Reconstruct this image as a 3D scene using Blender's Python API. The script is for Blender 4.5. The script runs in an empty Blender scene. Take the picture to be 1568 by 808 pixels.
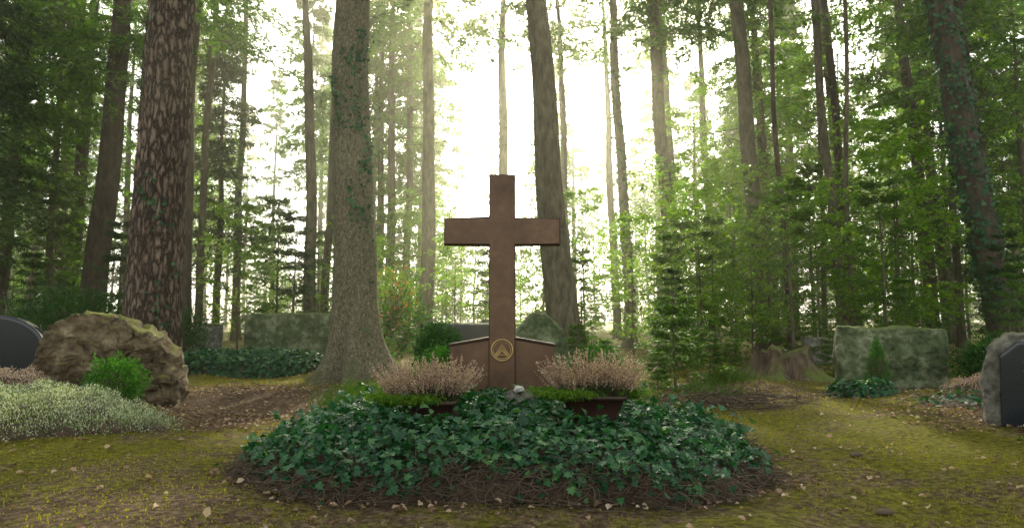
import bpy, math, random
import numpy as np
from mathutils import Vector, noise
random.seed(5)
rng=np.random.default_rng(11)
scene=bpy.context.scene
COL=scene.collection
# ------------------------------------------------------------------ helpers
def nrm(a): return a/(np.linalg.norm(a,axis=-1,keepdims=True)+1e-9)
class MB:
    def __init__(s): s.V=[];s.F=[];s.n=0
    def add(s,V,F,mi=0,sm=False):
        V=np.asarray(V,dtype=np.float64).reshape(-1,3);F=np.asarray(F,dtype=np.int64)
        if len(V)==0 or len(F)==0:return
        s.V.append(V);s.F.append((F+s.n,mi,sm));s.n+=len(V)
    def mesh(s,name,mats):
        me=bpy.data.meshes.new(name)
        V=np.concatenate(s.V)
        me.vertices.add(len(V));me.vertices.foreach_set('co',V.astype(np.float32).ravel())
        loops=np.concatenate([f.ravel() for f,_,_ in s.F])
        tot=np.concatenate([np.full(len(f),f.shape[1]) for f,_,_ in s.F])
        st=np.concatenate([[0],np.cumsum(tot)[:-1]])
        me.loops.add(len(loops));me.polygons.add(len(tot))
        me.loops.foreach_set('vertex_index',loops.astype(np.int32))
        me.polygons.foreach_set('loop_start',st.astype(np.int32))
        for m in mats: me.materials.append(m)
        me.update(calc_edges=True)
        me.polygons.foreach_set('material_index',np.concatenate([np.full(len(f),mi) for f,mi,_ in s.F]).astype(np.int32))
        me.polygons.foreach_set('use_smooth',np.concatenate([np.full(len(f),sm) for f,_,sm in s.F]).astype(bool))
        me.update()
        return me
    def obj(s,name,mats,parent=None,loc=(0,0,0)):
        o=bpy.data.objects.new(name,s.mesh(name,mats));COL.objects.link(o);o.location=loc
        if parent:o.parent=parent
        return o
def inst(name,me,loc,rz=0,sc=1,parent=None):
    o=bpy.data.objects.new(name,me);COL.objects.link(o);o.location=loc;o.rotation_euler=(0,0,rz)
    o.scale=(sc,sc,sc) if not hasattr(sc,'__len__') else sc
    if parent:o.parent=parent
    return o
def empty(name,loc=(0,0,0)):
    o=bpy.data.objects.new(name,None);COL.objects.link(o);o.location=loc;o.empty_display_size=.2
    return o
def stamp(T,F,C,D,N,sc,scw=None):
    n=len(C);D=nrm(D);S=nrm(np.cross(D,N));N2=np.cross(S,D)
    sc=np.broadcast_to(np.asarray(sc,float),(n,))
    scw=sc if scw is None else np.broadcast_to(np.asarray(scw,float),(n,))
    V=(C[:,None,:]+T[None,:,0,None]*S[:,None,:]*scw[:,None,None]+T[None,:,1,None]*D[:,None,:]*sc[:,None,None]
       +T[None,:,2,None]*N2[:,None,:]*sc[:,None,None])
    m=len(T);FF=(F[None]+(np.arange(n)*m)[:,None,None]).reshape(-1,F.shape[1])
    return V.reshape(-1,3),FF
KITE=np.array([[0,0,0],[.5,.45,0],[0,1,0],[-.5,.45,0]],float);KF=np.array([[0,1,2,3]])
FOLD=np.array([[0,0,0],[.5,.4,.12],[.3,.8,.1],[0,1,0],[-.3,.8,.1],[-.5,.4,.12]],float);FF_=np.array([[0,1,2,3],[0,3,4,5]])
ol=[(0,0),(.25,-.12),(.54,.1),(.33,.3),(.44,.6),(.17,.62),(0,1.05),(-.17,.62),(-.44,.6),(-.33,.3),(-.54,.1),(-.25,-.12)]
IVY=np.array([[0,.32,-.07]]+[[x,y,0.02*((i%2)*2-1)-abs(x)*.12] for i,(x,y) in enumerate(ol)],float)
IF=np.array([[0,i+1,(i+1)%12+1] for i in range(12)])
def sticks(P0,P1,r0,r1,k=3):
    n=len(P0);D=nrm(P1-P0);A=np.where(np.abs(D[:,2:3])>.9,[[1.,0,0]],[[0,0,1.]])
    U=nrm(np.cross(D,A));W=np.cross(D,U)
    a=np.arange(k)*2*math.pi/k
    ring=np.cos(a)[None,:,None]*U[:,None,:]+np.sin(a)[None,:,None]*W[:,None,:]
    r0=np.broadcast_to(np.asarray(r0,float),(n,));r1=np.broadcast_to(np.asarray(r1,float),(n,))
    V=np.concatenate([P0[:,None]+ring*r0[:,None,None],P1[:,None]+ring*r1[:,None,None]],1).reshape(-1,3)
    f=np.array([[i,(i+1)%k,k+(i+1)%k,k+i] for i in range(k)])
    return V,(f[None]+(np.arange(n)*2*k)[:,None,None]).reshape(-1,4)
def poly_sticks(mb,P,R,mi,k=3):
    A=P[:,:-1].reshape(-1,3);B=P[:,1:].reshape(-1,3)
    V,F=sticks(A,B,R[:,:-1].ravel(),R[:,1:].ravel(),k);mb.add(V,F,mi,True)
def tube(path,rad,k=10):
    path=np.asarray(path,float);m=len(path);rad=np.asarray(rad,float)
    if rad.ndim==1: rad=np.repeat(rad[:,None],k,1)
    T=nrm(np.gradient(path,axis=0))
    ref=np.array([0,1.,0]) if abs(T[0,2])>.7 else np.array([0,0,1.])
    U=nrm(np.cross(T,np.broadcast_to(ref,T.shape)));W=np.cross(T,U)
    a=np.arange(k)*2*math.pi/k
    V=path[:,None]+rad[:,:,None]*(np.cos(a)[None,:,None]*U[:,None]+np.sin(a)[None,:,None]*W[:,None])
    i=np.arange(m-1)[:,None]*k;j=np.arange(k)[None];j2=(j+1)%k
    F=np.stack([i+j,i+j2,i+k+j2,i+k+j],-1).reshape(-1,4)
    return V.reshape(-1,3),F
def sample(V,F,n):
    V=np.asarray(V);tri=F if F.shape[1]==3 else np.concatenate([F[:,[0,1,2]],F[:,[0,2,3]]])
    a,b,c=V[tri[:,0]],V[tri[:,1]],V[tri[:,2]];cr=np.cross(b-a,c-a);ar=np.linalg.norm(cr,axis=1)
    id=rng.choice(len(tri),n,p=ar/ar.sum());u=rng.random((n,1));v=rng.random((n,1));fl=u+v>1
    u=np.where(fl,1-u,u);v=np.where(fl,1-v,v)
    return a[id]+u*(b[id]-a[id])+v*(c[id]-a[id]),nrm(cr[id])
def rv(n): return nrm(rng.normal(size=(n,3)))
def gh(x,y):
    x=np.asarray(x,float);y=np.asarray(y,float)
    f=np.clip((70-np.hypot(x,y))/40,0,1)
    h=.03*np.sin(x*1.1+.5)*np.sin(y*.9+1)+.02*np.sin(x*2.3+y*1.7)+.012*np.sin(x*4.1-y*3.3+2)+.006*np.sin(x*9.1+y*7)*np.sin(y*11-x*5)
    h=h+.05*np.sin(x*.35+2)*np.sin(y*.3)*np.clip((y-6)/6,0,1)
    h=h+.13*np.exp(-(((x-5.4)/1.9)**4+((y-7.6)/1.5)**4))
    h=h+.16*np.exp(-(((x+5.2)/1.7)**4+((y-6.6)/1.1)**4))
    h=h+.012*np.clip(y-12,0,30)
    return h*f
# ------------------------------------------------------------------ materials
def newmat(name):
    m=bpy.data.materials.new(name);m.use_nodes=True;nt=m.node_tree;nt.nodes.clear()
    out=nt.nodes.new('ShaderNodeOutputMaterial');return m,nt,out
def N(nt,t,**k):
    n=nt.nodes.new(t)
    for a,b in k.items():
        if a in n.inputs.keys(): n.inputs[a].default_value=b
        else: setattr(n,a,b)
    return n
def ramp(nt,fac,stops):
    r=nt.nodes.new('ShaderNodeValToRGB');e=r.color_ramp.elements
    while len(e)>1:e.remove(e[-1])
    e[0].position=stops[0][0];e[0].color=(*stops[0][1],1)
    for p,c in stops[1:]:
        x=e.new(p);x.color=(*c,1)
    nt.links.new(fac,r.inputs[0]);return r.outputs[0]
def leafmat(name,stops,tr=.4,rough=.5,spec=.5,trc=1.6,patch=1.5):
    m,nt,out=newmat(name);L=nt.links.new
    g=N(nt,'ShaderNodeNewGeometry');tc=N(nt,'ShaderNodeTexCoord')
    nz=N(nt,'ShaderNodeTexNoise',Scale=patch,Detail=2.0);L(tc.outputs['Object'],nz.inputs['Vector'])
    mx=N(nt,'ShaderNodeMath',operation='MULTIPLY_ADD');L(g.outputs['Random Per Island'],mx.inputs[0]);mx.inputs[1].default_value=.6
    ms=N(nt,'ShaderNodeMath',operation='MULTIPLY');L(nz.outputs[0],ms.inputs[0]);ms.inputs[1].default_value=.4;L(ms.outputs[0],mx.inputs[2])
    c=ramp(nt,mx.outputs[0],stops)
    b=N(nt,'ShaderNodeBsdfPrincipled',Roughness=rough);b.inputs['Specular IOR Level'].default_value=spec;L(c,b.inputs['Base Color'])
    if tr>0:
        t=N(nt,'ShaderNodeBsdfTranslucent');vm=N(nt,'ShaderNodeVectorMath',operation='MULTIPLY');L(c,vm.inputs[0]);vm.inputs[1].default_value=(trc*1.15,trc*1.2,trc*.35)
        L(vm.outputs[0],t.inputs[0]);s=N(nt,'ShaderNodeMixShader');s.inputs[0].default_value=tr;L(b.outputs[0],s.inputs[1]);L(t.outputs[0],s.inputs[2]);L(s.outputs[0],out.inputs[0])
    else: L(b.outputs[0],out.inputs[0])
    return m
def surfmat(name,stops,scale=4,detail=8,vec=(1,1,1),rough=.85,bump=.3,dist=.02,metal=0,spec=.4,moss=None,vor=None,distort=.12,vmix=.45,nr=.68):
    m,nt,out=newmat(name);L=nt.links.new
    tc=N(nt,'ShaderNodeTexCoord');mp=N(nt,'ShaderNodeMapping');mp.inputs['Scale'].default_value=vec;L(tc.outputs['Object'],mp.inputs[0])
    nz=N(nt,'ShaderNodeTexNoise',Scale=scale,Detail=detail,Roughness=nr);L(mp.outputs[0],nz.inputs['Vector'])
    h=nz.outputs[0];cf=h
    if vor:
        wn=N(nt,'ShaderNodeTexNoise',Scale=vor*.9,Detail=5.0,Roughness=.7);L(mp.outputs[0],wn.inputs['Vector'])
        ad=N(nt,'ShaderNodeVectorMath',operation='MULTIPLY_ADD');L(wn.outputs['Color'],ad.inputs[0]);ad.inputs[1].default_value=(distort,)*3;L(mp.outputs[0],ad.inputs[2])
        vo=N(nt,'ShaderNodeTexVoronoi',feature='DISTANCE_TO_EDGE',Scale=vor);L(ad.outputs[0],vo.inputs['Vector'])
        mr=N(nt,'ShaderNodeMapRange');mr.inputs[1].default_value=0;mr.inputs[2].default_value=.3;L(vo.outputs['Distance'],mr.inputs[0])
        mm=N(nt,'ShaderNodeMath',operation='MULTIPLY_ADD');L(mr.outputs[0],mm.inputs[0]);mm.inputs[1].default_value=vmix
        m2=N(nt,'ShaderNodeMath',operation='MULTIPLY');L(h,m2.inputs[0]);m2.inputs[1].default_value=1.15-vmix;L(m2.outputs[0],mm.inputs[2]);h=mm.outputs[0];cf=h
    c=ramp(nt,cf,stops)
    if moss:
        g=N(nt,'ShaderNodeNewGeometry');sp=N(nt,'ShaderNodeSeparateXYZ');L(g.outputs['Normal'],sp.inputs[0])
        n2=N(nt,'ShaderNodeTexNoise',Scale=5.0,Detail=6.0,Roughness=.7);L(tc.outputs['Object'],n2.inputs['Vector'])
        a=N(nt,'ShaderNodeMath',operation='MULTIPLY_ADD');L(n2.outputs[0],a.inputs[0]);a.inputs[1].default_value=1.6;L(sp.outputs['Z'],a.inputs[2])
        mr2=N(nt,'ShaderNodeMapRange');mr2.inputs[1].default_value=1.4-moss[0];mr2.inputs[2].default_value=1.9-moss[0];L(a.outputs[0],mr2.inputs[0])
        mi=N(nt,'ShaderNodeMix',data_type='RGBA');L(mr2.outputs[0],mi.inputs[0]);L(c,mi.inputs[6]);mi.inputs[7].default_value=(*moss[1],1);c=mi.outputs[2]
    b=N(nt,'ShaderNodeBsdfPrincipled',Roughness=rough,Metallic=metal);b.inputs['Specular IOR Level'].default_value=spec;L(c,b.inputs['Base Color'])
    if bump:
        bp=N(nt,'ShaderNodeBump',Strength=bump,Distance=dist);L(h,bp.inputs['Height']);L(bp.outputs[0],b.inputs['Normal'])
    L(b.outputs[0],out.inputs[0]);return m
M={}
M['pine_bark']=surfmat('pine_bark',[(.28,(.028,.017,.012)),(.46,(.11,.068,.045)),(.66,(.195,.128,.088)),(.95,(.27,.19,.14))],scale=26,vec=(1,1,.3),vor=11,bump=1,dist=.07,rough=.9,distort=.2,vmix=.74,nr=.72)
M['spruce_bark']=surfmat('spruce_bark',[(.33,(.05,.043,.022)),(.5,(.165,.14,.08)),(.7,(.30,.26,.165))],scale=18,vec=(1,1,.5),vor=24,bump=1,dist=.035,rough=.9,moss=(.15,(.085,.115,.02)),distort=.15,vmix=.35,nr=.75)
M['bark']=surfmat('grey_bark',[(.33,(.035,.029,.016)),(.5,(.115,.092,.055)),(.7,(.225,.19,.12))],scale=9,vec=(1,1,.3),bump=1,dist=.05,rough=.9,nr=.75,moss=(.08,(.08,.11,.025)))
M['darkbark']=surfmat('brown_bark',[(.33,(.02,.014,.009)),(.5,(.07,.047,.031)),(.7,(.145,.10,.065))],scale=9,vec=(1,1,.3),bump=1,dist=.05,rough=.9,nr=.75)
M['twig']=surfmat('twig',[(.2,(.05,.034,.02)),(.8,(.15,.105,.07))],scale=8,bump=0)
M['needle']=leafmat('needles',[(.2,(.020,.060,.008)),(.5,(.048,.115,.012)),(.8,(.10,.165,.018))],tr=.5,trc=2.2)
M['needle_d']=leafmat('needles_dark',[(.2,(.008,.030,.009)),(.5,(.020,.058,.014)),(.8,(.045,.09,.018))],tr=.4,trc=1.8)
M['beech']=leafmat('beech_leaves',[(.2,(.05,.125,.010)),(.5,(.095,.19,.016)),(.85,(.18,.24,.02))],tr=.55,trc=2.3)
M['rust']=leafmat('autumn_leaves',[(.2,(.05,.11,.02)),(.55,(.12,.15,.03)),(.72,(.34,.13,.03)),(.9,(.40,.07,.03))],tr=.45,trc=1.4)
M['ivy']=leafmat('ivy_leaf',[(.15,(.005,.034,.013)),(.42,(.012,.07,.026)),(.66,(.028,.115,.036)),(.88,(.08,.18,.05))],tr=.2,rough=.46,spec=.36,trc=1.8,patch=3)
M['box']=leafmat('box_leaf',[(.2,(.02,.085,.01)),(.6,(.05,.16,.018)),(.9,(.10,.22,.03))],tr=.35,rough=.5,spec=.3,patch=4)
M['boxd']=leafmat('yew_leaf',[(.2,(.010,.044,.01)),(.6,(.028,.085,.014)),(.9,(.055,.13,.02))],tr=.25,rough=.55,spec=.3,patch=4)
M['blade']=leafmat('grass_blade',[(.2,(.06,.15,.012)),(.6,(.12,.23,.02)),(.9,(.22,.28,.04))],tr=.45,rough=.5,spec=.3)
M['moss']=leafmat('moss_blade',[(.2,(.10,.11,.008)),(.5,(.19,.18,.014)),(.9,(.30,.255,.03))],tr=.45,rough=.7,spec=.12,patch=.7)
M['heather']=leafmat('heather_floret',[(.15,(.27,.16,.14)),(.4,(.46,.31,.27)),(.7,(.66,.50,.44)),(.95,(.8,.68,.62))],tr=.3,rough=.8,spec=.2,trc=1)
M['heath_w']=leafmat('heath_white',[(.2,(.06,.11,.04)),(.42,(.18,.24,.10)),(.62,(.46,.48,.38)),(.9,(.72,.73,.66))],tr=.25,rough=.8,spec=.2,trc=1)
M['litter']=leafmat('dead_leaf',[(.2,(.12,.065,.04)),(.45,(.26,.155,.10)),(.7,(.45,.32,.22)),(.92,(.65,.54,.42))],tr=.2,rough=.7,spec=.3,trc=1)
M['copper']=surfmat('bronze_brown',[(.33,(.075,.038,.021)),(.52,(.12,.064,.035)),(.7,(.185,.10,.056))],scale=3.0,rough=.46,metal=.4,bump=.08,dist=.01,spec=.5,nr=.7)
M['copper_d']=surfmat('bronze_edge',[(.3,(.03,.016,.010)),(.8,(.07,.038,.022))],scale=5,rough=.42,metal=.5,bump=.05,dist=.01)
M['brass']=surfmat('brass',[(.3,(.36,.23,.09)),(.8,(.55,.38,.17))],scale=10,rough=.4,metal=.7,bump=.05,dist=.005)
M['pot']=surfmat('pot',[(.3,(.028,.014,.010)),(.8,(.06,.03,.022))],scale=8,rough=.45,bump=.1,dist=.01)
M['stone_b']=surfmat('sandstone',[(.36,(.045,.03,.017)),(.46,(.12,.085,.046)),(.56,(.21,.155,.09)),(.68,(.38,.3,.19))],scale=4.5,detail=14,bump=1,dist=.10,moss=(.05,(.16,.18,.02)),rough=.95,nr=.68)
M['stone_g']=surfmat('mossy_stone',[(.36,(.035,.05,.022)),(.5,(.10,.125,.055)),(.66,(.28,.29,.18))],scale=4.5,detail=14,bump=1,dist=.08,moss=(.15,(.10,.13,.02)),rough=.95,nr=.68)
M['stone_l']=surfmat('grey_stone',[(.36,(.06,.055,.042)),(.5,(.145,.135,.11)),(.66,(.30,.28,.23))],scale=7,detail=14,bump=1,dist=.06,moss=(-.1,(.12,.13,.04)),rough=.9,nr=.7)
M['granite']=surfmat('black_granite',[(.3,(.012,.014,.017)),(.7,(.028,.03,.035))],scale=60,rough=.16,bump=0,spec=.5)
M['letter']=surfmat('inscription',[(.3,(.08,.075,.065)),(.8,(.13,.12,.1))],scale=20,rough=.6,bump=0)
M['soil']=surfmat('soil',[(.3,(.022,.015,.009)),(.5,(.06,.038,.024)),(.75,(.13,.09,.055))],scale=14,bump=.9,dist=.03,rough=1)
M['white']=surfmat('pale_stone',[(.3,(.34,.32,.28)),(.7,(.58,.56,.5))],scale=12,rough=.7,bump=.4,dist=.01)
M['stumpwood']=surfmat('stump_wood',[(.33,(.03,.02,.012)),(.5,(.105,.07,.043)),(.7,(.22,.16,.10))],scale=8,vec=(1,1,.3),bump=1,dist=.05,rough=.95,moss=(.15,(.11,.14,.02)))
m,nt,out=newmat('forest_floor');L=nt.links.new
tc=N(nt,'ShaderNodeTexCoord')
n1=N(nt,'ShaderNodeTexNoise',Scale=.7,Detail=8.0,Roughness=.66);L(tc.outputs['Object'],n1.inputs['Vector'])
n2=N(nt,'ShaderNodeTexNoise',Scale=22.0,Detail=10.0,Roughness=.76);L(tc.outputs['Object'],n2.inputs['Vector'])
n4=N(nt,'ShaderNodeTexNoise',Scale=5.0,Detail=8.0,Roughness=.75);L(tc.outputs['Object'],n4.inputs['Vector'])
mossc=ramp(nt,n2.outputs[0],[(.35,(.04,.038,.007)),(.48,(.125,.12,.012)),(.58,(.215,.195,.02)),(.72,(.31,.265,.04))])
litc=ramp(nt,n2.outputs[0],[(.35,(.03,.019,.012)),(.48,(.105,.068,.04)),(.58,(.22,.15,.095)),(.72,(.40,.30,.21))])
def blob(cx,cy,r,a=.28):
    s=N(nt,'ShaderNodeVectorMath',operation='SUBTRACT');L(tc.outputs['Object'],s.inputs[0]);s.inputs[1].default_value=(cx,cy,0)
    l=N(nt,'ShaderNodeVectorMath',operation='LENGTH');L(s.outputs[0],l.inputs[0])
    mr=N(nt,'ShaderNodeMapRange');mr.inputs[1].default_value=r;mr.inputs[2].default_value=r*.3;mr.inputs[3].default_value=0;mr.inputs[4].default_value=a;L(l.outputs['Value'],mr.inputs[0]);return mr.outputs[0]
acc=n1.outputs[0]
for a in [(-3.2,8.6,3.2),(5.6,7.3,2.0),(-3.0,3.2,1.9,.2),(2.8,9.5,2.0),(3.8,3.1,1.9,.22),(0,3.9,2.3,.14)]:
    s=N(nt,'ShaderNodeMath',operation='ADD');L(acc,s.inputs[0]);L(blob(*a),s.inputs[1]);acc=s.outputs[0]
s=N(nt,'ShaderNodeMath',operation='MULTIPLY_ADD');L(n4.outputs[0],s.inputs[0]);s.inputs[1].default_value=.7;L(acc,s.inputs[2]);acc=s.outputs[0]
fac=N(nt,'ShaderNodeMapRange');fac.inputs[1].default_value=.86;fac.inputs[2].default_value=1.03;L(acc,fac.inputs[0])
mi=N(nt,'ShaderNodeMix',data_type='RGBA');L(fac.outputs[0],mi.inputs[0]);L(mossc,mi.inputs[6]);L(litc,mi.inputs[7])
b=N(nt,'ShaderNodeBsdfPrincipled',Roughness=.95);b.inputs['Specular IOR Level'].default_value=.1;L(mi.outputs[2],b.inputs['Base Color'])
bp=N(nt,'ShaderNodeBump',Strength=1.0,Distance=.06);L(n2.outputs[0],bp.inputs['Height']);L(bp.outputs[0],b.inputs['Normal']);L(b.outputs[0],out.inputs[0])
M['ground']=m
# ------------------------------------------------------------------ ground
u=np.linspace(-1,1,341);gx=18*u+384*u**7;uy=np.linspace(-.35,1,301);gy=30*uy+0+364*uy**7
X,Y=np.meshgrid(gx,gy);Z=gh(X,Y)
ny,nx=X.shape;i=np.arange(ny-1)[:,None]*nx;j=np.arange(nx-1)[None]
F=np.stack([i+j,i+j+1,i+nx+j+1,i+nx+j],-1).reshape(-1,4)
mb=MB();mb.add(np.stack([X,Y,Z],-1),F,0,True);mb.obj('ground',[M['ground']])
# ------------------------------------------------------------------ bed mounds
def mound(cx,cy,a,b,h,p=3.2,edge=5,base=0.0,na=160,nr=36,amp=.03,wob=1):
    rr=np.concatenate([np.linspace(0,.8,nr//2),1-.2*(1-np.linspace(0,1,nr-nr//2+1)[1:])**1.8])
    th=np.arange(na)*2*math.pi/na;c,s=np.cos(th),np.sin(th)
    k=(np.abs(c)**p+np.abs(s)**p)**(-1/p)
    k=k*(1+wob*(.025*np.sin(5*th+1)+.02*np.sin(11*th)+.016*np.sin(23*th+2)))
    R,_=np.meshgrid(rr,th,indexing='ij')
    X=cx+R*a*(k*c)[None];Y=cy+R*b*(k*s)[None]
    H=h*np.clip(1-R**edge,0,1)**.5+.2*h*(1-R)
    H=H+amp*np.sin(X*5.3+Y*2)*np.sin(Y*6.1-X)*(1-R**4)+amp*.7*np.sin(X*13+Y*4)*np.sin(Y*11-X*3)*(1-R**4)
    V=np.stack([X,Y,gh(X,Y)+H+base-.02],-1).reshape(-1,3)
    i=np.arange(len(rr)-1)[:,None]*na;j=np.arange(na)[None];j2=(j+1)%na
    F=np.stack([i+j,i+na+j,i+na+j2,i+j2],-1).reshape(-1,4)
    return V,F
def ivy_leaves(mb,V,F,n,size,mi,lift=.03,keep=None,hang=.8):
    P,Nn=sample(V,F,n);Nn=Nn*np.sign(Nn[:,2:3]+.001)
    if keep is not None:
        k=keep(P,Nn);P=P[k];Nn=Nn[k];n=len(P)
    side=1-np.clip(Nn[:,2:3],0,1)
    NN=nrm(Nn*.9+np.array([0,0,.3])+rng.normal(size=(n,3))*.46)
    D=rng.normal(size=(n,3))+side*np.array([0,0,-hang*2.2])+Nn*.25;D=D-NN*np.sum(D*NN,1,keepdims=True)*.8
    cl=(.5+.5*np.sin(P[:,0:1]*17+P[:,1:2]*5)*np.sin(P[:,1:2]*15-P[:,0:1]*7))
    P=P+Nn*(rng.random((n,1))**1.3*lift*(.4+1.2*cl)+.004)
    V2,F2=stamp(IVY,IF,P,D,NN,size*rng.uniform(.5,1.3,n));mb.add(V2,F2,mi,False)
bed=empty('ivy_grave_bed')
V0,F0=mound(-.02,5.15,1.76,1.3,.27,wob=1.3,amp=.035)
mb=MB();mb.add(V0,F0,0,True);mb.obj('soil_mound',[M['soil']],bed)
mb=MB()
def pots(P): return (np.hypot((P[:,0]+.60)/.30,(P[:,1]-4.86)/.2)<1)|(np.hypot((P[:,0]-.575)/.32,(P[:,1]-4.86)/.2)<1)
def keep(P,Nn):
    z=P[:,2]-gh(P[:,0],P[:,1]);pt=.5+.5*np.sin(P[:,0]*6+P[:,1]*3)*np.sin(P[:,0]*2.3-1)
    return (rng.random(len(P))<np.clip((z-.01-.08*pt)/.10,.03,1))&~(pots(P)&(rng.random(len(P))<.9))
ivy_leaves(mb,V0,F0,17500,.046,0,lift=.09,keep=keep)
ivy_leaves(mb,V0,F0,1500,.058,0,lift=.17,keep=keep)
mb.obj('ivy_foliage',[M['ivy']],bed)
mb=MB();n=3400
P,Nn=sample(V0,F0,16000);z=P[:,2]-gh(P[:,0],P[:,1]);k=(z<.2)&(Nn[:,2]*np.sign(Nn[:,2])<.85);P=P[k][:n];Nn=Nn[k][:n];n=len(P);Nn=Nn*np.sign(Nn[:,2:3]+.001)
d=rng.normal(size=(n,3))*[.7,.7,.25]+[0,0,-.2]
l=rng.uniform(.03,.10,(n,1));A=P+Nn*.03;B=A+nrm(d)*l+Nn*.015;C=B+nrm(d+rng.normal(size=(n,3))*.6)*l
PP=np.stack([A,B,C],1);PP[:,:,2]=np.maximum(PP[:,:,2],gh(PP[:,:,0],PP[:,:,1])+.004)
poly_sticks(mb,PP,np.repeat(np.array([[.003,.0025,.0012]]),n,0)*rng.uniform(.6,1.4,(n,1)),0)
mb.obj('ivy_stems',[M['twig']],bed)
# ------------------------------------------------------------------ cross monument
import bmesh
def extrude_outline(pts,y0,y1,name,mat,parent,bev=.006):
    n=len(pts);V=[(x,y0,z) for x,z in pts]+[(x,y1,z) for x,z in pts]
    me=bpy.data.meshes.new(name);me.from_pydata(V,[],[list(range(n)),list(range(2*n-1,n-1,-1))]+[[i+n,(i+1)%n+n,(i+1)%n,i] for i in range(n)])
    me.materials.append(mat);me.update();o=bpy.data.objects.new(name,me);COL.objects.link(o);o.parent=parent
    if bev:
        b=o.modifiers.new('b','BEVEL');b.width=bev;b.segments=3;b.limit_method='ANGLE'
    bm=bmesh.new();bm.from_mesh(me);bmesh.ops.recalc_face_normals(bm,faces=bm.faces);bm.to_mesh(me);bm.free()
    return o
cross=empty('grave_cross',(-.09,6.3,0))
w=.115;c=[(-w,.2),(w,.2),(w,1.69),(.525,1.695),(.525,1.925),(w,1.93),(w*1.0,2.335),(-w,2.335),(-w,1.93),(-.525,1.925),(-.525,1.695),(-w,1.69)]
extrude_outline(c,-.075,.06,'cross_body',M['copper'],cross,.007)
g=.022
c2=[(-w-g*.3,1.93+g),(-w-g*.3,2.335+g*.5),(w+g*.3,2.335+g*.5),(w+g*.3,1.93+g*.6),(.525+g*.5,1.925+g*.5),(.525+g*.5,1.695-g*.3),(w+g*.3,1.69-g*.3),(w+g*.3,.2),(-w-g*.3,.2),(-w-g*.3,1.69-g*.3),(-.525-g*.5,1.695-g*.3),(-.525-g*.5,1.925+g*.5)]
extrude_outline(c2,-.055,.045,'cross_rim',M['copper_d'],cross,.004)
bs=[(-.46,.2),(.46,.2),(.475,.765),(.05,.835),(-.05,.835),(-.475,.765)]
extrude_outline(bs,-.045,.11,'base_block',M['copper'],cross,.008)
for sgn in(-1,1):
    a=(.49*sgn,.762);b_=(.118*sgn,.826);t=.022
    extrude_outline([a,b_,(b_[0],b_[1]+t),(a[0],a[1]+t)],-.06,.125,'base_lip',M['copper_d'],cross,.004)
mb=MB()
th=np.linspace(0,2*math.pi,49)
for R,r in((.095,.008),(.078,.0035)):
    V,F=tube(np.stack([R*np.cos(th),np.full(49,-.082),.73+R*np.sin(th)],-1),np.full(49,r),8);mb.add(V,F,0,True)
def bar(x0,z0,x1,z1,r=.007,y=-.08):
    V,F=sticks(np.array([[x0,y,z0]]),np.array([[x1,y,z1]]),r,r,6);mb.add(V,F,0,True)
for k in(0,.028,.05):
    bar(-.062+k*.5,.69-0,0,.775-k,.006);bar(.062-k*.5,.69,0,.775-k,.006)
bar(-.07,.688,.07,.688,.005)
for x in(-.035,.035): bar(x,.69,x*1.6,.665,.005)
mb.obj('round_emblem',[M['brass']],cross)
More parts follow.
